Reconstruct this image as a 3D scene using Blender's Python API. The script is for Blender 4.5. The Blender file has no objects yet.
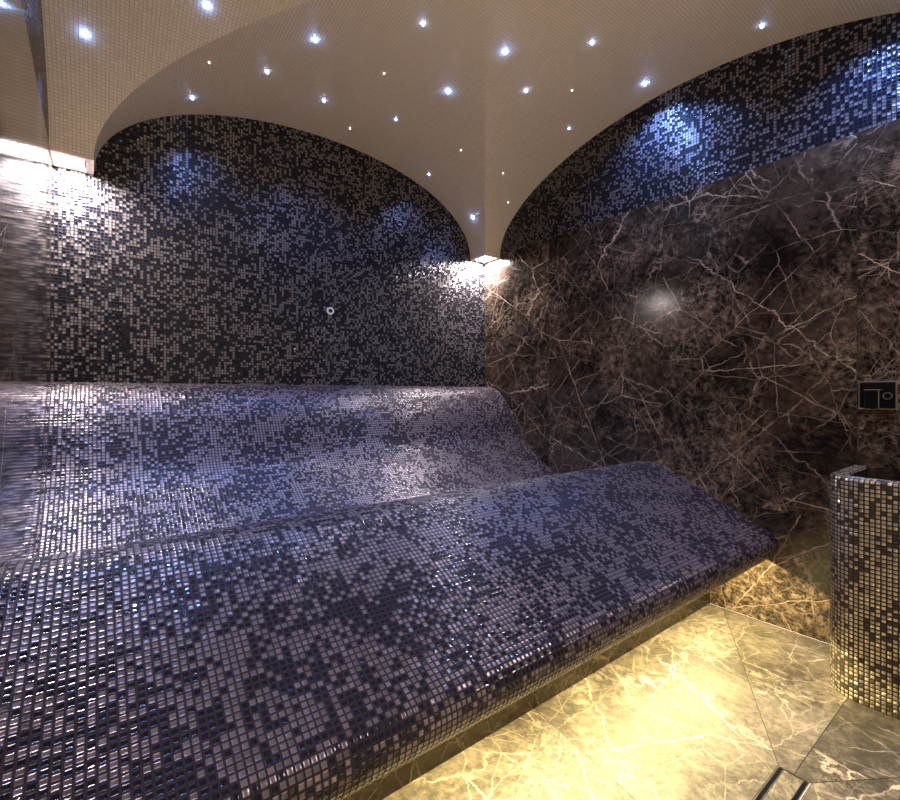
import bpy, bmesh, math, random
from math import sin, cos, pi, sqrt, radians
from mathutils import Vector, noise
random.seed(7)
sc = bpy.context.scene
C = bpy.context.scene.collection

# ------------------------------------------------------------------ room sizes (metres)
EYE = 1.0276                      # camera height above the floor
XL, XR = -0.158, 2.395            # left / right wall
YF, YB = -0.20, 2.70              # front / back wall
FILL = 4.3                        # strength of the warm fill light added from outside the room
SPRING = EYE + 1.024              # height where the vault springs and the lamps sit
ACX, AHX = 1.117, 1.128           # back arch: centre and half span in x
BCY, BHY = 1.25, 1.282            # side arch: centre and half span in y
TILE = 0.0138                     # mosaic pitch

# ------------------------------------------------------------------ node helpers
class NT:
    def __init__(self, m):
        m.use_nodes = True
        self.t = m.node_tree; self.n = self.t.nodes; self.l = self.t.links
        for x in list(self.n): self.n.remove(x)
        self.out = self.n.new('ShaderNodeOutputMaterial')
        self.b = self.n.new('ShaderNodeBsdfPrincipled')
        self.l.new(self.b.outputs[0], self.out.inputs[0])
    def node(self, ty, **kw):
        x = self.n.new(ty)
        for k, v in kw.items(): setattr(x, k, v)
        return x
    def put(self, sock, v):
        if v is None: return
        if hasattr(v, 'is_linked'): self.l.new(v, sock)
        elif isinstance(v, (tuple, list)) and len(v) == 3 and sock.type == 'RGBA': sock.default_value = (*v, 1)
        else: sock.default_value = v
    def math(self, op, a, b=None, c=None, clamp=False):
        x = self.node('ShaderNodeMath', operation=op, use_clamp=clamp)
        for s, v in zip(x.inputs, (a, b, c)): self.put(s, v)
        return x.outputs[0]
    def vmath(self, op, a, b=None, scale=None):
        x = self.node('ShaderNodeVectorMath', operation=op)
        self.put(x.inputs[0], a)
        if b is not None: self.put(x.inputs[1], b)
        if scale is not None: self.put(x.inputs['Scale'], scale)
        return x.outputs['Value'] if op in ('LENGTH', 'DOT_PRODUCT') else x.outputs[0]
    def mix(self, f, a, b):
        x = self.node('ShaderNodeMix', data_type='RGBA')
        self.put(x.inputs[0], f); self.put(x.inputs[6], a); self.put(x.inputs[7], b)
        return x.outputs[2]
    def fmix(self, f, a, b):
        x = self.node('ShaderNodeMix', data_type='FLOAT')
        self.put(x.inputs[0], f); self.put(x.inputs[2], a); self.put(x.inputs[3], b)
        return x.outputs[0]
    def ramp(self, f, stops):
        x = self.node('ShaderNodeMapRange', interpolation_type='SMOOTHSTEP')
        self.put(x.inputs[0], f)
        x.inputs[1].default_value, x.inputs[2].default_value, x.inputs[3].default_value, x.inputs[4].default_value = stops
        return x.outputs[0]
    def noise(self, v, scale, detail=3, rough=0.55):
        x = self.node('ShaderNodeTexNoise')
        self.put(x.inputs['Vector'], v); x.inputs['Scale'].default_value = scale
        x.inputs['Detail'].default_value = detail; x.inputs['Roughness'].default_value = rough
        return x
    def set(self, **kw):
        for k, v in kw.items(): self.put(self.b.inputs[k.replace('_', ' ')], v)

def plain(name, col, rough=0.5, metal=0.0, emit=None, strength=0):
    m = bpy.data.materials.new(name); t = NT(m)
    co = t.node('ShaderNodeTexCoord').outputs['Object']
    nz = t.noise(co, 60, 2).outputs[0]
    t.set(Base_Color=t.mix(t.math('MULTIPLY', nz, 0.25), col, tuple(c*0.7 for c in col)), Roughness=rough, Metallic=metal)
    if emit: t.set(Emission_Color=emit, Emission_Strength=strength)
    return m

def mosaic(name, light, dark, grout, share, tilt=0.05, light_metal=0.5, rough_l=0.28, rough_d=0.14, lumps=0.5, gap=0.10, spread=0.25, spec=0.35):
    """two-tone square glass mosaic on the surface's own metre UVs"""
    m = bpy.data.materials.new(name); t = NT(m)
    uv = t.node('ShaderNodeUVMap').outputs[0]
    p = t.vmath('SCALE', uv, scale=1/TILE)
    cell = t.vmath('FLOOR', p)
    fr = t.vmath('FRACTION', p)
    wn = t.node('ShaderNodeTexWhiteNoise', noise_dimensions='2D'); t.put(wn.inputs['Vector'], cell)
    wn2 = t.node('ShaderNodeTexWhiteNoise', noise_dimensions='2D'); t.put(wn2.inputs['Vector'], t.vmath('ADD', cell, (117.3, 51.7, 0)))
    low = t.noise(t.vmath('SCALE', cell, scale=0.085), 1.0, 3, 0.6).outputs[0]
    thr = t.math('ADD', 1-share, t.math('MULTIPLY', t.math('SUBTRACT', low, 0.5), lumps*2))
    is_light = t.math('GREATER_THAN', wn.outputs['Value'], thr)
    # distance to the tile edge
    sx = t.node('ShaderNodeSeparateXYZ'); t.put(sx.inputs[0], fr)
    ex = t.math('MINIMUM', sx.outputs[0], t.math('SUBTRACT', 1.0, sx.outputs[0]))
    ey = t.math('MINIMUM', sx.outputs[1], t.math('SUBTRACT', 1.0, sx.outputs[1]))
    e = t.math('MINIMUM', ex, ey)
    tile = t.ramp(e, (gap*0.7, gap*1.25, 0, 1))
    var = t.math('ADD', 1-spread, t.math('MULTIPLY', wn2.outputs['Value'], 2*spread))
    lc = t.mix(1.0, light, light); vm = t.node('ShaderNodeVectorMath', operation='SCALE')
    t.put(vm.inputs[0], light if not hasattr(light, 'is_linked') else light); t.put(vm.inputs['Scale'], var)
    col = t.mix(is_light, dark, vm.outputs[0])
    col = t.mix(tile, grout, col)
    rough = t.fmix(tile, 0.7, t.fmix(is_light, rough_d, rough_l))
    metal = t.math('MULTIPLY', t.math('MULTIPLY', tile, is_light), light_metal)
    # each tile sits at its own slight tilt
    geo = t.node('ShaderNodeNewGeometry').outputs['Normal']
    jit = t.vmath('SCALE', t.vmath('SUBTRACT', wn2.outputs['Color'], (0.5, 0.5, 0.5)), scale=tilt*2)
    nrm = t.vmath('NORMALIZE', t.vmath('ADD', geo, jit))
    bump = t.node('ShaderNodeBump'); bump.inputs['Strength'].default_value = 0.6; bump.inputs['Distance'].default_value = 0.0012
    t.put(bump.inputs['Height'], t.ramp(e, (gap*0.6, gap*2.2, 0, 1))); t.put(bump.inputs['Normal'], nrm)
    t.set(Base_Color=col, Roughness=rough, Metallic=metal, Normal=bump.outputs[0])
    t.b.inputs['Specular IOR Level'].default_value = spec
    return m

def marble(name, dark, mid, vein, rough=0.13, vein_amount=1.0, spec=0.5):
    """dark emperador-like stone: cloudy brown, crackle and long pale veins"""
    m = bpy.data.materials.new(name); t = NT(m)
    uv = t.node('ShaderNodeUVMap').outputs[0]
    w = t.noise(uv, 1.7, 3, 0.5).outputs['Color']
    d1 = t.vmath('ADD', uv, t.vmath('SCALE', t.vmath('SUBTRACT', w, (0.5, 0.5, 0.5)), scale=0.22))
    w2 = t.noise(uv, 14, 4, 0.6).outputs['Color']
    d2 = t.vmath('ADD', d1, t.vmath('SCALE', t.vmath('SUBTRACT', w2, (0.5, 0.5, 0.5)), scale=0.028))
    def turned(v, rot, sx, sy, off):
        mp = t.node('ShaderNodeMapping', vector_type='TEXTURE'); t.put(mp.inputs[0], v); mp.inputs['Rotation'].default_value = (0, 0, rot); mp.inputs['Scale'].default_value = (1/sx, 1/sy, 1); mp.inputs['Location'].default_value = (off, off*0.7, 0)
        return mp.outputs[0]
    def edges(v, scale, width, rot, sq=0.55, off=0.0):
        x = t.node('ShaderNodeTexVoronoi', feature='DISTANCE_TO_EDGE'); t.put(x.inputs['Vector'], turned(v, rot, sq, 1.0, off)); x.inputs['Scale'].default_value = scale
        return t.ramp(x.outputs['Distance'], (0.0, width, 1, 0))
    def gate(scale, lo, hi, off):
        return t.ramp(t.noise(t.vmath('ADD', uv, (off, off*1.3, 0)), scale, 3).outputs[0], (lo, hi, 0, 1))
    def crack(rot, stretch, scale, width, lo, hi, amount, off):
        """hair-fine, nearly straight fracture veins"""
        return t.math('MULTIPLY', edges(d3, scale, width, rot, stretch, off), t.math('MULTIPLY', t.math('MULTIPLY', gate(2.6, lo, hi, off*1.7), t.ramp(t.noise(uv, 13, 4, 0.7).outputs[0], (0.38, 0.58, 0.38, 1))), amount))
    d3 = t.vmath('ADD', uv, t.vmath('SCALE', t.vmath('SUBTRACT', w2, (0.5, 0.5, 0.5)), scale=0.035))
    cloud = t.noise(d1, 2.6, 8, 0.66).outputs[0]
    fine = t.noise(d2, 34, 8, 0.8).outputs[0]
    mid_n = t.noise(d1, 7, 7, 0.75).outputs[0]
    patch = t.ramp(t.math('ADD', t.math('MULTIPLY', t.noise(t.vmath('ADD', uv, (3, 4, 0)), 2.3, 3).outputs[0], 0.6), t.math('MULTIPLY', mid_n, 0.4)), (0.44, 0.62, 0, 1))
    base = t.mix(t.ramp(t.math('ADD', t.math('MULTIPLY', cloud, 0.5), t.math('MULTIPLY', fine, 0.5)), (0.42, 0.62, 0, 1)), dark, mid)
    veins = [crack(0.75, 0.28, 2.6, 0.0055, 0.38, 0.52, 1.0, 2.0), crack(-0.6, 0.3, 3.1, 0.006, 0.40, 0.54, 0.85, 5.0), crack(1.2, 0.35, 4.6, 0.009, 0.42, 0.56, 0.6, 9.0), crack(0.15, 0.35, 5.6, 0.011, 0.42, 0.56, 0.5, 13.0), crack(-1.05, 0.4, 8.0, 0.016, 0.42, 0.56, 0.5, 17.0),
             t.math('MULTIPLY', edges(d2, 13.0, 0.03, 1.2, 0.6, 4.0), t.math('MULTIPLY', patch, 0.20)),
             t.math('MULTIPLY', edges(d2, 31, 0.06, 0.3, 0.7, 6.0), t.math('MULTIPLY', patch, 0.14)),
             t.math('MULTIPLY', t.math('MULTIPLY', patch, t.ramp(fine, (0.46, 0.66, 0, 1))), 0.48)]
    v = veins[0]
    for q in veins[1:]: v = t.math('MAXIMUM', v, q)
    t.set(Base_Color=t.mix(t.math('MULTIPLY', v, vein_amount), base, vein), Roughness=t.math('ADD', rough, t.math('MULTIPLY', fine, 0.05)))
    t.b.inputs['Specular IOR Level'].default_value = spec
    return m

M = {}
STONE = ((0.0095, 0.0068, 0.0055), (0.078, 0.053, 0.037), (0.68, 0.51, 0.38))
SILVER = (0.225, 0.20, 0.20); NIGHT = (0.006, 0.0055, 0.014); GROUT = (0.020, 0.014, 0.016)
M['wall_mosaic'] = mosaic('dark glass mosaic', SILVER, NIGHT, (0.004, 0.0035, 0.004), 0.44, tilt=0.09, gap=0.13, lumps=0.7)
M['bench_mosaic'] = mosaic('bench glass mosaic', (0.195, 0.153, 0.160), (0.011, 0.0078, 0.021), (0.017, 0.009, 0.009), 0.55, tilt=0.06, gap=0.145, lumps=1.15)
M['basin_mosaic'] = mosaic('basin glass mosaic', (0.62, 0.54, 0.42), (0.07, 0.052, 0.045), (0.014, 0.009, 0.006), 0.78, tilt=0.10, gap=0.16, light_metal=0.9, lumps=0.8)
M['vault_mosaic'] = mosaic('vault glass mosaic', (0.85, 0.745, 0.62), (0.85, 0.745, 0.62), (0.54, 0.465, 0.385), 0.9, tilt=0.03, light_metal=0.0, rough_l=0.35, rough_d=0.35, gap=0.07, spread=0.06)
M['marble'] = marble('dark brown marble', *STONE)
M['polished_marble'] = marble('polished marble', *STONE, rough=0.06)
M['floor_marble'] = marble('floor marble', (0.040, 0.034, 0.026), (0.165, 0.14, 0.109), (0.48, 0.41, 0.325), rough=0.42, spec=0.4)
M['plinth_marble'] = marble('plinth marble', (0.030, 0.022, 0.015), (0.075, 0.055, 0.038), (0.28, 0.22, 0.17), rough=0.2)
M['joint'] = plain('dark joint', (0.05, 0.038, 0.03), 0.8)
M['steel'] = plain('brushed steel', (0.55, 0.53, 0.5), 0.3, 1.0)
M['black'] = plain('black gloss', (0.008, 0.008, 0.009), 0.12)
M['matt_black'] = plain('matt black', (0.006, 0.006, 0.007), 0.9)
M['white'] = plain('white plastic', (0.92, 0.92, 0.92), 0.3)
M['lampframe'] = plain('lamp frame', (0.8, 0.74, 0.72), 0.4)
M['lampglass'] = plain('lamp diffuser', (0.9, 0.9, 0.9), 0.4, 0, (1.0, 0.94, 0.93), 22)
M['star_big'] = plain('star crystal', (0.9, 0.9, 0.95), 0.2, 0, (0.22, 0.42, 1.0), 60)
M['star_mid'] = plain('star crystal pale', (0.9, 0.9, 0.95), 0.2, 0, (0.32, 0.52, 1.0), 26)
M['star_small'] = plain('star crystal faint', (0.9, 0.9, 0.95), 0.2, 0, (1.0, 0.96, 0.95), 6)
M['strip'] = plain('warm strip light', (0.9, 0.8, 0.5), 0.4, 0, (1.0, 0.78, 0.40), 12)

# ------------------------------------------------------------------ object helpers
def link(name, me, mats, parent=None, loc=None, smooth=False):
    o = bpy.data.objects.new(name, me); C.objects.link(o)
    for m in (mats if isinstance(mats, (list, tuple)) else [mats]): me.materials.append(m)
    if parent: o.parent = parent
    if loc: o.location = loc
    if smooth:
        for p in me.polygons: p.use_smooth = True
    return o
def faces_mesh(name, polys, uvs=None, midx=None):
    """polys: list of lists of points; uvs the same shape"""
    me = bpy.data.meshes.new(name); vs = []; fs = []
    for p in polys:
        fs.append(list(range(len(vs), len(vs)+len(p)))); vs += [tuple(q) for q in p]
    me.from_pydata(vs, [], fs)
    if uvs:
        l = me.uv_layers.new(name='UVMap'); k = 0
        for u in uvs:
            for q in u: l.data[k].uv = q; k += 1
    if midx:
        for p, i in zip(me.polygons, midx): p.material_index = i
    return me
def grid_mesh(name, rows, uvrows, close=False):
    """rows[i][j] points -> quads, smooth, with UVs"""
    me = bpy.data.meshes.new(name); n = len(rows[0]); vs = [tuple(p) for r in rows for p in r]; fs = []; uv = []
    for i in range(len(rows)-1):
        for j in range(n-1):
            q = [(i, j), (i+1, j), (i+1, j+1), (i, j+1)]
            fs.append([a*n+b for a, b in q]); uv += [uvrows[a][b] for a, b in q]
    me.from_pydata(vs, [], fs)
    l = me.uv_layers.new(name='UVMap')
    for k, u in enumerate(uv): l.data[k].uv = u
    return me
def bm_mesh(name, bm):
    me = bpy.data.meshes.new(name); bm.normal_update(); bm.to_mesh(me); bm.free(); return me
def add_box(bm, lo, hi, bevel=0.0):
    r = bmesh.ops.create_cube(bm, size=1)
    for v in r['verts']:
        v.co = Vector([lo[i]+(v.co[i]+0.5)*(hi[i]-lo[i]) for i in range(3)])
    if bevel:
        es = list({e for v in r['verts'] for e in v.link_edges})
        bmesh.ops.bevel(bm, geom=es, offset=bevel, segments=2, affect='EDGES', profile=0.5)
def add_ring(bm, r0, r1, z0, z1, n=32, axis='z'):
    """a flat-ended tube between radii r0<r1"""
    prof = [(r0, z0), (r1, z0), (r1, z1), (r0, z1)]
    rings = []
    for k in range(n):
        a = 2*pi*k/n; row = []
        for r, z in prof: row.append(bm.verts.new((r*cos(a), r*sin(a), z) if axis == 'z' else ((r*cos(a), z, r*sin(a)) if axis == 'y' else (z, r*cos(a), r*sin(a)))))
        rings.append(row)
    for k in range(n):
        A, B = rings[k], rings[(k+1) % n]
        for j in range(4): bm.faces.new((A[j], B[j], B[(j+1) % 4], A[(j+1) % 4]))
def add_disc(bm, r, z0, z1, n=32, axis='z'):
    rings = []
    def P(a, r, z): return (r*cos(a), r*sin(a), z) if axis == 'z' else ((r*cos(a), z, r*sin(a)) if axis == 'y' else (z, r*cos(a), r*sin(a)))
    lo = [bm.verts.new(P(2*pi*k/n, r, z0)) for k in range(n)]; hi = [bm.verts.new(P(2*pi*k/n, r, z1)) for k in range(n)]
    bm.faces.new(lo[::-1]); bm.faces.new(hi)
    for k in range(n): bm.faces.new((lo[k], lo[(k+1) % n], hi[(k+1) % n], hi[k]))
def structure(o): o['kind'] = 'structure'; return o
def thing(name, label, cat, loc=(0, 0, 0), group=None):
    o = bpy.data.objects.new(name, None); o.empty_display_size = 0.05; C.objects.link(o)
    o.location = loc; o['label'] = label; o['category'] = cat; o['kind'] = 'thing'
    if group: o['group'] = group
    return o

# ------------------------------------------------------------------ the room shell
TOP = EYE + 1.75
BAND = EYE + 1.033                # marble / mosaic boundary
def wall_quad(y0, z0, y1, z1, x): return [(x, y0, z0), (x, y1, z0), (x, y1, z1), (x, y0, z1)]
def side_wall(name, x, joints, flip, stone='marble'):
    polys, uvs, mi = [], [], []
    ys = [YF] + joints + [YB]; zs = [0.0, 0.5116, BAND]; g = 0.0012; k = 0
    for i in range(len(ys)-1):
        for j in range(2):
            a, b = ys[i]+(g if i else 0), ys[i+1]-(g if i < len(ys)-2 else 0)
            c, d = zs[j]+(g if j else 0), zs[j+1]-(g if j == 0 else 0)
            k += 1; ox, oy = 3.7*k+1.3, 2.9*k
            polys.append(wall_quad(a, c, b, d, x)); uvs.append([(a+ox, c+oy), (b+ox, c+oy), (b+ox, d+oy), (a+ox, d+oy)]); mi.append(0)
    polys.append(wall_quad(YF, BAND, YB, TOP, x)); uvs.append([(YF, BAND-BAND), (YB, 0), (YB, TOP-BAND), (YF, TOP-BAND)]); mi.append(1)
    xb = x + (0.002 if x > 1 else -0.002)
    polys.append(wall_quad(YF, 0, YB, BAND, xb)); uvs.append([(0, 0)]*4); mi.append(2)
    if flip: polys = [p[::-1] for p in polys]; uvs = [u[::-1] for u in uvs]
    return structure(link(name, faces_mesh(name, polys, uvs, mi), [M[stone], M['wall_mosaic'], M['joint']]))
side_wall('wall_right', XR, [0.486, 1.278, 2.060], False)
side_wall('wall_left', XL, [0.486, 1.278, 2.060], True, 'polished_marble')
structure(link('wall_back', faces_mesh('wall_back', [[(XL, YB, 0), (XR, YB, 0), (XR, YB, TOP), (XL, YB, TOP)][::-1]],
    [[(XL, 0), (XR, 0), (XR, TOP), (XL, TOP)][::-1]]), M['wall_mosaic']))
GX0, GX1, GZ = 0.25, 1.45, 2.02       # opening added behind the viewer so fill light reaches the vault
fw = [((XL, 0), (GX0, GZ), 0), ((GX1, 0), (XR, GZ), 0), ((XL, GZ), (XR, TOP), 1)]
structure(link('wall_front', faces_mesh('wall_front', [[(a[0], YF, a[1]), (b[0], YF, a[1]), (b[0], YF, b[1]), (a[0], YF, b[1])] for a, b, _ in fw],
    [[a, (b[0], a[1]), b, (a[0], b[1])] for a, b, _ in fw], [k for *_, k in fw]), [M['marble'], M['wall_mosaic']]))
bm = bmesh.new()
for lo, hi in (((GX0-0.03, YF-0.10, 0), (GX0, YF+0.012, GZ)), ((GX1, YF-0.10, 0), (GX1+0.03, YF+0.012, GZ)), ((GX0-0.03, YF-0.10, GZ), (GX1+0.03, YF+0.012, GZ+0.03))): add_box(bm, lo, hi, 0.002)
structure(link('added_opening', bm_mesh('added_opening', bm), M['steel']))  # steel surround of the added, unseen opening

# groin vault: two crossing elliptical barrels over four corner piers
R0, RD = 0.553, 0.022
def vault_z(x, y):
    u = abs((x-ACX)/AHX); v = abs((y-BCY)/BHY)
    m = min(u, v)
    if m >= 1: return SPRING
    uc, vc = min(u, 1), min(v, 1)
    return SPRING + (R0 - RD*(vc*vc-uc*uc))*sqrt(1-m*m)
polys_n = 0
vb = bmesh.new(); uvl = vb.loops.layers.uv.new('UVMap')
NA, NS = 64, 26
us = [-cos(pi*i/NA) for i in range(NA+1)]
def vault_patch(side):
    rows = []; uvr = []; arc = 0; prev = None
    for u in us:
        row = []; ur = []
        lim = {'back': (YB-BCY)/BHY, 'front': (BCY-YF)/BHY, 'right': (XR-ACX)/AHX, 'left': (ACX-XL)/AHX}[side]
        h = sqrt(max(0, 1-u*u))
        pt = ((u*AHX if side in ('back', 'front') else u*BHY), h*R0)
        if prev: arc += math.hypot(pt[0]-prev[0], pt[1]-prev[1])
        prev = pt
        for k in range(NS+1):
            v = abs(u)+(lim-abs(u))*k/NS
            if side in ('back', 'front'):
                x = ACX+u*AHX; y = BCY+v*BHY*(1 if side == 'back' else -1)
                ur.append((arc, y))
            else:
                y = BCY+u*BHY; x = ACX+v*AHX*(1 if side == 'right' else -1)
                ur.append((x, arc))
            uc, vc = (u, min(v, 1)) if side in ('back', 'front') else (min(v, 1), u)
            row.append(vb.verts.new((x, y, SPRING+(R0-RD*(vc*vc-uc*uc))*h)))
        rows.append(row); uvr.append(ur)
    for i in range(NA):
        for k in range(NS):
            q = [(i, k), (i+1, k), (i+1, k+1), (i, k+1)]
            f = vb.faces.new([rows[a][b] for a, b in q]); f.smooth = True
            for lp, (a, b) in zip(f.loops, q): lp[uvl].uv = uvr[a][b]
for s in ('back', 'front', 'right', 'left'): vault_patch(s)
px0, px1, py0, py1 = ACX-AHX, ACX+AHX, BCY-BHY, BCY+BHY
for (x0, x1) in ((XL, px0), (px1, XR)):
    for (y0, y1) in ((YF, py0), (py1, YB)):
        f = vb.faces.new([vb.verts.new(p) for p in ((x0, y0, SPRING), (x1, y0, SPRING), (x1, y1, SPRING), (x0, y1, SPRING))])
        for lp in f.loops: lp[uvl].uv = lp.vert.co.xy
bmesh.ops.remove_doubles(vb, verts=[], dist=0)
structure(link('ceiling', bm_mesh('ceiling', vb), M['vault_mosaic']))

# floor slabs cut towards the drain
DX0, DX1, DY0, DY1 = 0.80, 1.500, 0.399, 0.471
slabs = [
    [(XL, DY1), (1.062, DY1), (1.139, 1.06), (XL, 1.06)],
    [(1.062, DY1), (DX1, DY1), (1.857, 0.675), (1.875, 1.06), (1.139, 1.06)],
    [(1.857, 0.675), (XR, 0.982), (XR, 1.06), (1.875, 1.06)],
    [(DX1, DY1), (DX1, 0.435), (XR, 0.435), (XR, 0.982)],
    [(DX1, 0.435), (DX1, DY0), (XR, -0.19), (XR, 0.435)],
    [(DX1, DY0), (DX0, DY0), (XL, DY0), (XL, YF), (XR, YF), (XR, -0.19)],
    [(XL, DY0), (DX0, DY0), (DX0, DY1), (XL, DY1)]]
polys, uvs, mi = [], [], []
for k, p in enumerate(slabs):
    cx = sum(q[0] for q in p)/len(p); cy = sum(q[1] for q in p)/len(p); q2 = []
    if sum(p[i][0]*p[(i+1) % len(p)][1]-p[(i+1) % len(p)][0]*p[i][1] for i in range(len(p))) < 0: p = p[::-1]
    n = len(p)
    for i in range(n):                 # inset each edge by a millimetre
        a, b, c = Vector(p[i-1]), Vector(p[i]), Vector(p[(i+1) % n])
        n1 = Vector((-(b-a).y, (b-a).x)).normalized(); n2 = Vector((-(c-b).y, (c-b).x)).normalized()
        d = n1+n2; q2.append(b + d*(0.0011/max(0.3, 1+n1.dot(n2))))
    ang = [0.2, 1.9, 1.0, 0.9, 2.6, 1.2, 0.4][k]
    polys.append([(v.x, v.y, 0) for v in q2])
    uvs.append([((v.x*cos(ang)-v.y*sin(ang))+5.3*k, (v.x*sin(ang)+v.y*cos(ang))+3.1*k) for v in q2]); mi.append(0)
for (x0, x1, y0, y1) in ((XL, XR, DY1, 1.1), (XL, XR, YF, DY0), (XL, DX0, DY0, DY1), (DX1, XR, DY0, DY1)):
    polys.append([(x0, y0, -0.0015), (x1, y0, -0.0015), (x1, y1, -0.0015), (x0, y1, -0.0015)]); uvs.append([(0, 0)]*4); mi.append(1)
structure(link('floor', faces_mesh('floor', polys, uvs, mi), [M['floor_marble'], M['joint']]))

# ------------------------------------------------------------------ heated lounger
key = [(2.70, 1.081), (2.64, 1.077), (2.586, 1.066), (2.545, 1.046), (2.51, 1.018), (2.46, 0.967), (2.416, 0.912), (2.365, 0.818), (2.32, 0.737), (2.258, 0.664), (2.166, 0.601),
       (2.06, 0.535), (1.99, 0.498), (1.90, 0.463), (1.80, 0.450), (1.70, 0.473), (1.62, 0.528), (1.546, 0.597), (1.457, 0.645), (1.38, 0.660), (1.322, 0.659), (1.265, 0.643),
       (1.187, 0.605), (1.088, 0.558), (0.994, 0.511), (0.907, 0.464), (0.835, 0.430), (0.792, 0.412), (0.765, 0.392), (0.754, 0.362), (0.760, 0.330), (0.775, 0.306), (0.793, 0.288)]
def spline(pts, n):
    out = []
    for i in range(len(pts)-1):
        p0, p1, p2, p3 = pts[max(i-1, 0)], pts[i], pts[i+1], pts[min(i+2, len(pts)-1)]
        for k in range(n):
            t = k/n
            out.append(tuple(0.5*(2*p1[d]+(p2[d]-p0[d])*t+(2*p0[d]-5*p1[d]+4*p2[d]-p3[d])*t*t+(3*p1[d]-p0[d]-3*p2[d]+p3[d])*t**3) for d in (0, 1)))
    out.append(pts[-1]); return out
prof = spline(key, 5)
# a light smoothing so the tiles catch the light evenly
for _ in range(6):
    prof = [prof[0]]+[((a[0]+2*b[0]+c[0])/4, (a[1]+2*b[1]+c[1])/4) for a, b, c in zip(prof, prof[1:], prof[2:])]+[prof[-1]]
lounger = thing('heated_lounger', 'built-in wave-shaped lounging bench covered in lilac and black mosaic', 'bench', (1.1, 1.8, 0))
def rel(pts): return [tuple(Vector(p)-lounger.location) for p in pts]
XS = [XL+0.001, XR-0.001]
rows, uvr, arc = [], [], 0
for i, (y, z) in enumerate(prof):
    if i: arc += math.hypot(y-prof[i-1][0], z-prof[i-1][1])
    rows.append(rel([(x, y-0.001, z) for x in XS])); uvr.append([(x, arc) for x in XS])
o = link('mosaic_seat', grid_mesh('mosaic_seat', [r[::-1] for r in rows], [r[::-1] for r in uvr]), M['bench_mosaic'], lounger, smooth=True)
# soffit behind the lip
sof = [(0.793, 0.288), (0.806, 0.290), (0.830, 0.385), (1.052, 0.392)]
rows = [rel([(x, y, z) for x in XS][::-1]) for y, z in sof]
o = link('soffit', grid_mesh('soffit', rows, [[(x, y+z) for x in XS] for y, z in sof]), M['plinth_marble'], lounger)
# stone plinth under the bench, one joint
bm = bmesh.new(); add_box(bm, (XL+0.001, 1.040, 0.0), (1.1375, 1.40, 0.39)); add_box(bm, (1.1395, 1.040, 0.0), (XR-0.001, 1.40, 0.39)); add_box(bm, (XL+0.001, 1.043, 0.0), (XR-0.001, 1.39, 0.385))
me = bm_mesh('plinth', bm); l = me.uv_layers.new(name='UVMap')
for p in me.polygons:
    for li in p.loop_indices:
        v = me.vertices[me.loops[li].vertex_index].co; l.data[li].uv = (v.x+9, v.z+v.y*0.7)
for v in me.vertices: v.co -= lounger.location
link('plinth', me, M['plinth_marble'], lounger)
bm = bmesh.new(); add_box(bm, (XL+0.03, 1.014, 0.366), (XR-0.012, 1.038, 0.390))
me = bm_mesh('light_strip', bm)
for v in me.vertices: v.co -= lounger.location
strip = link('light_strip', me, M['strip'], lounger); strip['label'] = 'glowing warm yellow strip light under the bench lip'

# ------------------------------------------------------------------ basin
basin = thing('water_basin', 'rounded mosaic-clad water basin standing against the marble wall', 'basin', (2.2, 0.24, 0))
BH = 0.747
def basin_outline(inset, n=72):
    """half of a rounded block whose flat back touches the right wall"""
    x0, x1, y0, y1, r = 2.013+inset, XR-0.003, -0.02+inset, 0.502-inset, max(0.02, 0.105-inset*0.8)
    pts = [(x1, y0)]
    for cx_, cy_, a0 in ((x0+r, y0+r, -pi/2), (x0+r, y1-r, -pi)):
        for k in range(n//4+1):
            a = a0 - (pi/2)*k/(n//4)
            pts.append((cx_+r*cos(a), cy_+r*sin(a)))
    pts.append((x1, y1))
    # even spacing along the long straight runs so the mosaic unrolls smoothly
    return pts
def outline_arc(pts):
    s_ = 0; out = [0]
    for p, q in zip(pts, pts[1:]): s_ += math.hypot(q[0]-p[0], q[1]-p[1]); out.append(s_)
    return out
O0 = basin_outline(0); A0 = outline_arc(O0)
def ring_at(inset, z): return [(x-2.2, y-0.24, z) for x, y in basin_outline(inset)]
seq = [(0, 0.0), (0, BH-0.012), (0.003, BH-0.004), (0.010, BH)]
zz = [0, BH-0.012, BH-0.004, BH+0.003]
link('body', grid_mesh('body', [ring_at(i, z) for i, z in seq][::1], [[(a, w) for a in A0] for w in zz]), M['basin_mosaic'], basin, smooth=True)
rim = [(0.010, BH), (0.040, BH), (0.048, BH-0.008)]
link('rim', grid_mesh('rim', [ring_at(i, z) for i, z in rim], [[(a, w) for a in A0] for w in (0, 0.048, 0.06)]), M['basin_mosaic'], basin)
bowl = [(0.048, BH-0.008), (0.050, BH-0.20), (0.09, BH-0.30), (0.16, BH-0.34)]
link('bowl', grid_mesh('bowl', [ring_at(i, z) for i, z in bowl]+[[(0.03, 0, BH-0.345)]*len(O0)], [[(a, w) for a in A0] for w in (0, 0.2, 0.3, 0.38, 0.5)]), M['black'], basin, smooth=True)

M['water'] = plain('still dark water', (0.006, 0.007, 0.009), 0.02)
o = link('water', faces_mesh('water', [[(x, y, BH-0.075) for x, y, z in ring_at(0.0485, 0)][::-1]]), M['water'], basin)
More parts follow.
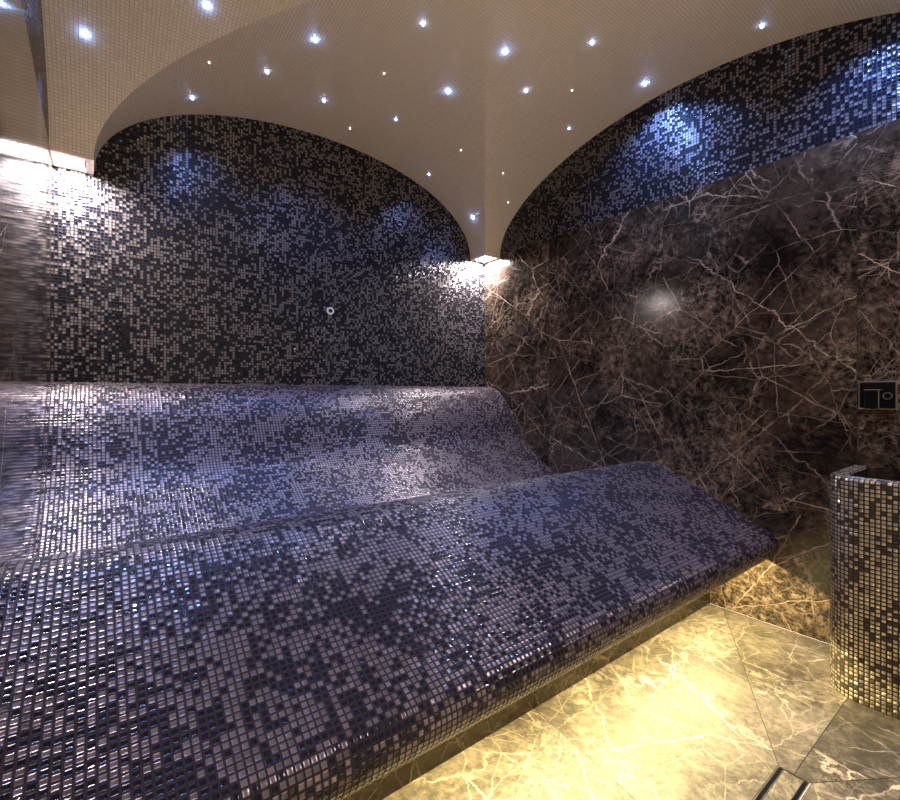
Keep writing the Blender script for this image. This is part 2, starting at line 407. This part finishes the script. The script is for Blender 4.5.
# ------------------------------------------------------------------ mixer plate on the right wall
mixer = thing('wall_mounted_tap', 'square black shower control plate on the brown marble above the basin', 'tap', (XR, 0.4255, EYE-0.005))
bm = bmesh.new(); add_box(bm, (-0.008, -0.0515, -0.050), (-0.0005, 0.0515, 0.050), 0.002); link('plate', bm_mesh('plate', bm), M['black'], mixer)
bm = bmesh.new(); add_box(bm, (-0.004, -0.056, -0.0545), (-0.0003, 0.056, 0.0545), 0.001); link('plate_edge', bm_mesh('plate_edge', bm), M['steel'], mixer)
bm = bmesh.new(); add_box(bm, (-0.050, -0.012, -0.052), (-0.008, 0.030, 0.022), 0.003); o = link('spout', bm_mesh('spout', bm), M['black'], mixer)
bm = bmesh.new(); add_box(bm, (-0.0508, -0.0125, 0.0195), (-0.008, 0.0305, 0.0225), 0.0008); add_box(bm, (-0.0508, -0.0128, -0.052), (-0.048, -0.0112, 0.0225), 0.0005); o2 = link('spout_edge', bm_mesh('spout_edge', bm), M['steel'], o); o2['label'] = 'bright metal edge of the spout'
bm = bmesh.new(); add_disc(bm, 0.013, -0.028, -0.008, 28, 'x'); k_ = link('knob', bm_mesh('knob', bm), M['black'], mixer, (0, -0.033, -0.002))
bm = bmesh.new(); add_ring(bm, 0.0105, 0.0135, -0.0295, -0.027, 28, 'x'); link('knob_ring', bm_mesh('knob_ring', bm), M['steel'], k_)

# ------------------------------------------------------------------ linear floor drain
drain = thing('floor_drain', 'slot drain with a stone insert and steel edges set in the floor', 'drain', ((DX0+DX1)/2, (DY0+DY1)/2, 0))
hx, hy = (DX1-DX0)/2-0.0006, (DY1-DY0)/2-0.0006
bm = bmesh.new()
for lo, hi in (((-hx, -hy, -0.02), (hx, -hy+0.003, 0.001)), ((-hx, hy-0.003, -0.02), (hx, hy, 0.001)), ((-hx, -hy+0.003, -0.02), (-hx+0.003, hy-0.003, 0.001)), ((hx-0.003, -hy+0.003, -0.02), (hx, hy-0.003, 0.001))): add_box(bm, lo, hi)
link('frame', bm_mesh('frame', bm), M['steel'], drain)
bm = bmesh.new(); add_box(bm, (-hx+0.003, -hy+0.003, -0.03), (hx-0.003, hy-0.003, -0.018)); link('channel', bm_mesh('channel', bm), M['black'], drain)
bm = bmesh.new(); add_box(bm, (-hx+0.010, -hy+0.0135, -0.018), (hx-0.006, hy-0.0135, 0.0))
me = bm_mesh('stone_insert', bm); l = me.uv_layers.new(name='UVMap')
for p in me.polygons:
    for li in p.loop_indices:
        v = me.vertices[me.loops[li].vertex_index].co; l.data[li].uv = (v.x+21, v.y+4+v.z)
link('stone_insert', me, M['floor_marble'], drain)
bm = bmesh.new()
for s in (-1, 1): add_box(bm, (-hx+0.010, min(s*(hy-0.0135), s*(hy-0.0115)), -0.018), (hx-0.006, max(s*(hy-0.0135), s*(hy-0.0115)), 0.0008))
link('insert_edge', bm_mesh('insert_edge', bm), M['steel'], drain)

# ------------------------------------------------------------------ ring fitting on the back wall
nz = thing('wall_mounted_nozzle', 'small white ring-shaped fitting on the dark mosaic back wall', 'fitting', (1.133, YB, EYE+0.507))
bm = bmesh.new(); add_ring(bm, 0.0125, 0.0225, -0.010, -0.0005, 32, 'y'); link('ring', bm_mesh('ring', bm), M['white'], nz)
bm = bmesh.new(); add_disc(bm, 0.0125, -0.005, -0.0005, 24, 'y'); link('core', bm_mesh('core', bm), M['matt_black'], nz)

# ------------------------------------------------------------------ corner downlights
LAMP_W = 19.0
def corner_lamp(name_label, cx, cy, sx, sy, power):
    t = thing('corner_downlight', name_label, 'light', (cx, cy, SPRING))
    bm = bmesh.new()
    w, v = sx/2-0.001, sy/2-0.001; b = 0.026
    for lo, hi in (((-w, -v, -0.012), (w, -v+b, -0.0005)), ((-w, v-b, -0.012), (w, v, -0.0005)), ((-w, -v+b, -0.012), (-w+b, v-b, -0.0005)), ((w-b, -v+b, -0.012), (w, v-b, -0.0005))): add_box(bm, lo, hi)
    link('frame', bm_mesh('frame', bm), M['lampframe'], t)
    bm = bmesh.new(); add_box(bm, (-w+b+0.007, -v+b+0.007, -0.011), (w-b-0.007, v-b-0.007, -0.004)); link('diffuser', bm_mesh('diffuser', bm), M['lampglass'], t)
    bm = bmesh.new(); add_box(bm, (-w+b, -v+b, -0.003), (w-b, v-b, -0.0008)); link('backing', bm_mesh('backing', bm), M['black'], t)
    L = bpy.data.lights.new('downlight', 'AREA'); L.shape = 'RECTANGLE'; L.size = 2*(w-b); L.size_y = 2*(v-b); L.energy = power; L.color = (1.0, 0.90, 0.91); L.spread = radians(165)
    o = bpy.data.objects.new('downlight', L); C.objects.link(o); o.parent = t; o.location = (0, 0, -0.0125)
    return t
mx0, mx1, my0, my1 = (XL+px0)/2, (px1+XR)/2, (YF+py0)/2, (py1+YB)/2
wx0, wx1, wy0, wy1 = px0-XL, XR-px1, py0-YF, YB-py1
corner_lamp('square white downlight in the vault corner where both mosaic and marble walls meet', mx1, my1, wx1, wy1, LAMP_W)
corner_lamp('square white downlight in the back vault corner beside the polished left wall', mx0, my1, wx0, wy1, LAMP_W)
corner_lamp('square white downlight in the front vault corner above the basin wall', mx1, my0, wx1, wy0, LAMP_W)
corner_lamp('square white downlight in the front vault corner behind the viewer', mx0, my0, wx0, wy0, LAMP_W*0.5)

# ------------------------------------------------------------------ camera
F, CX, HY, YAW = 464.0, 450.0, 394.0, math.atan(353/464)
cam = bpy.data.cameras.new('camera'); co = bpy.data.objects.new('camera', cam); C.objects.link(co)
cam.sensor_fit = 'HORIZONTAL'; cam.sensor_width = 36; cam.lens = 36*F/900
cam.shift_y = (HY-400)/900.0
cam.clip_start = 0.01
co.location = (0, 0, EYE); co.rotation_euler = (pi/2, 0, -YAW)
sc.camera = co

# ------------------------------------------------------------------ fibre-optic stars in the vault
S_, C_ = sin(YAW), cos(YAW)
def on_vault(px, py):
    a, b = (px-CX)/F, (HY-py)/F; d = (S_+a*C_, C_-a*S_, b); t = 0.3
    while t < 6:
        x, y, z = d[0]*t, d[1]*t, d[2]*t+EYE
        if z >= vault_z(x, y) or x > XR or x < XL or y > YB: return Vector((x, y, z))
        t += 0.002
    return None
STARS = [  # image point, size, label
 (85, 33, 'B', 'large blue star light on the vault nearest the polished left wall'),
 (207, 5, 'B', 'large blue star light high on the left vault just above its groin'),
 (209, 62, 's', 'tiny star light just under the left groin of the vault'),
 (192, 97, 'M', 'medium blue star light closest above the left end of the back arch'),
 (315, 39, 'B', 'large blue star light in the middle of the back vault, highest one there'),
 (423, 23, 'M', 'small blue star light high beside the centre groin, on its back-wall side'),
 (267, 71, 'M', 'medium blue star light between the tiny left star and the large middle one'),
 (384, 73, 's', 'tiny white star light between the large middle star and the centre groin'),
 (324, 100, 'M', 'medium blue star light midway over the back arch, below the large middle star'),
 (448, 91, 'B', 'large blue star light left of the centre groin, level with the arch top'),
 (396, 119, 'm', 'small blue star light below left of the large star by the centre groin'),
 (350, 128, 's', 'tiny star light almost touching the back arch edge past its top'),
 (461, 150, 's', 'tiny white star light close to the centre groin on its back-wall side'),
 (429, 174, 'm', 'small white star light close to the descending right half of the back arch'),
 (473, 217, 'B', 'large blue star light lowest in the vault, just above the corner downlight'),
 (505, 51, 'B', 'large blue star light high on the marble-wall side of the centre groin'),
 (592, 42, 'M', 'medium blue star light high in the middle of the marble-side vault'),
 (526, 90, 'M', 'medium blue star light below the large one on the marble-side vault'),
 (572, 90, 's', 'tiny star light on the marble-side vault, upper of two near the arch'),
 (569, 128, 'm', 'small white star light on the marble-side vault nearest the right arch slope'),
 (503, 173, 's', 'tiny white star light low on the marble side, upper of the lowest two'),
 (508, 202, 's', 'tiny white star light lowest on the marble side, beside the arch foot'),
 (645, 83, 'B', 'large blue star light at the edge of the right arch above the blue glow'),
 (762, 25, 'M', 'medium star light furthest along the right arch near the top edge'),
 (890, -12, 'B', 'large blue star light above the right end of the mosaic band, past the arch top'),
]
SPEC = {'B': (0.0070, 'star_big', 0.9), 'M': (0.0060, 'star_mid', 0.35), 'm': (0.0042, 'star_mid', 0.0), 's': (0.0032, 'star_small', 0.0)}
STAR_W = 5.0
def star(px, py, size, label, beam=None):
    p = on_vault(px, py); r, mat, pw = SPEC[size]; pw = beam or pw
    e = 0.004
    n = Vector(((vault_z(p.x+e, p.y)-vault_z(p.x-e, p.y))/(2*e), (vault_z(p.x, p.y+e)-vault_z(p.x, p.y-e))/(2*e), -1)).normalized()
    p.z = vault_z(p.x, p.y)
    bm = bmesh.new(); bmesh.ops.create_icosphere(bm, subdivisions=2, radius=r)
    me = bm_mesh('star_light', bm)
    o = link('star_light', me, M[mat]); o.location = p + n*r*0.95
    o['label'] = label; o['category'] = 'light'; o['kind'] = 'thing'; o['group'] = 'star lights in the mosaic vault'
    if pw:
        L = bpy.data.lights.new('star_beam', 'SPOT'); L.energy = STAR_W*pw*4; L.color = (0.20, 0.38, 1.0); L.spot_size = radians((135 if px > 600 else 105) if (px, py) in NEAR_WALL else 58); L.spot_blend = 1.0; L.shadow_soft_size = 0.006
        q = bpy.data.objects.new('star_beam', L); C.objects.link(q); q.parent = o; q.location = n*(r*1.3)
        d = (n*0.6+Vector((0, 0, -1))).normalized()
        q.rotation_euler = d.to_track_quat('-Z', 'Y').to_euler()
BEAM = {(192, 97): 0.9, (324, 100): 1.1, (85, 33): 3.4, (207, 5): 4.6, (505, 51): 4.2, (592, 42): 1.2, (396, 119): 0.7, (473, 217): 0.35, (645, 83): 2.2, (890, -12): 1.6, (762, 25): 0.35, (429, 174): 0.4, (448, 91): 1.6, (315, 39): 1.6}
NEAR_WALL = {(192, 97), (324, 100), (645, 83), (890, -12), (473, 217), (396, 119), (429, 174)}
for a in STARS: star(*a, BEAM.get(a[:2]))

# ------------------------------------------------------------------ warm light from the bench strip
L = bpy.data.lights.new('strip_glow', 'AREA'); L.shape = 'RECTANGLE'; L.size = XR-XL-0.06; L.size_y = 0.02; L.energy = 55; L.color = (1.0, 0.80, 0.36); L.spread = radians(150)
o = bpy.data.objects.new('strip_glow', L); C.objects.link(o)
o.location = ((XL+XR)/2, 1.010, 0.372); o.rotation_euler = Vector((0, -0.75, -0.65)).normalized().to_track_quat('-Z', 'X').to_euler()
d = Vector((0, -0.75, -0.65)).normalized(); xa = Vector((1, 0, 0)); za = -d; ya = za.cross(xa)
from mathutils import Matrix
o.rotation_euler = Matrix((xa, ya, za)).transposed().to_euler()
o.parent = lounger; o.matrix_parent_inverse = Matrix.Translation(-lounger.location)

# ------------------------------------------------------------------ world and output look
# added warm fill light through the front opening: bright below, dim above
w = bpy.data.worlds.new('world'); sc.world = w; w.use_nodes = True
wt = w.node_tree; bg = wt.nodes['Background']
tc = wt.nodes.new('ShaderNodeTexCoord'); sp = wt.nodes.new('ShaderNodeSeparateXYZ'); mr = wt.nodes.new('ShaderNodeMapRange'); mx = wt.nodes.new('ShaderNodeMix'); mx.data_type = 'RGBA'
wt.links.new(tc.outputs['Generated'], sp.inputs[0]); wt.links.new(sp.outputs[2], mr.inputs[0])
mr.inputs[1].default_value, mr.inputs[2].default_value = -0.35, 0.1
wt.links.new(mr.outputs[0], mx.inputs[0]); mx.inputs[6].default_value = (1.0*FILL, 0.78*FILL, 0.56*FILL, 1); mx.inputs[7].default_value = (0.07*FILL, 0.06*FILL, 0.05*FILL, 1)
wt.links.new(mx.outputs[2], bg.inputs[0])
L = bpy.data.lights.new('fill_portal', 'AREA'); L.shape = 'RECTANGLE'; L.size = GX1-GX0; L.size_y = GZ; L.cycles.is_portal = True  # portal in the added opening, samples the fill light
o = bpy.data.objects.new('fill_portal', L); C.objects.link(o); o.location = ((GX0+GX1)/2, YF-0.05, GZ/2); o.rotation_euler = (pi/2, 0, 0)
sc.view_settings.view_transform = 'Standard'; sc.view_settings.look = 'None'; sc.view_settings.gamma = 1; sc.view_settings.use_curve_mapping = False
sc.view_settings.exposure = 0.0
sc.cycles.max_bounces = 10; sc.cycles.diffuse_bounces = 6; sc.cycles.glossy_bounces = 5
sc.cycles.sample_clamp_indirect = 40
sc.cycles.caustics_reflective = True
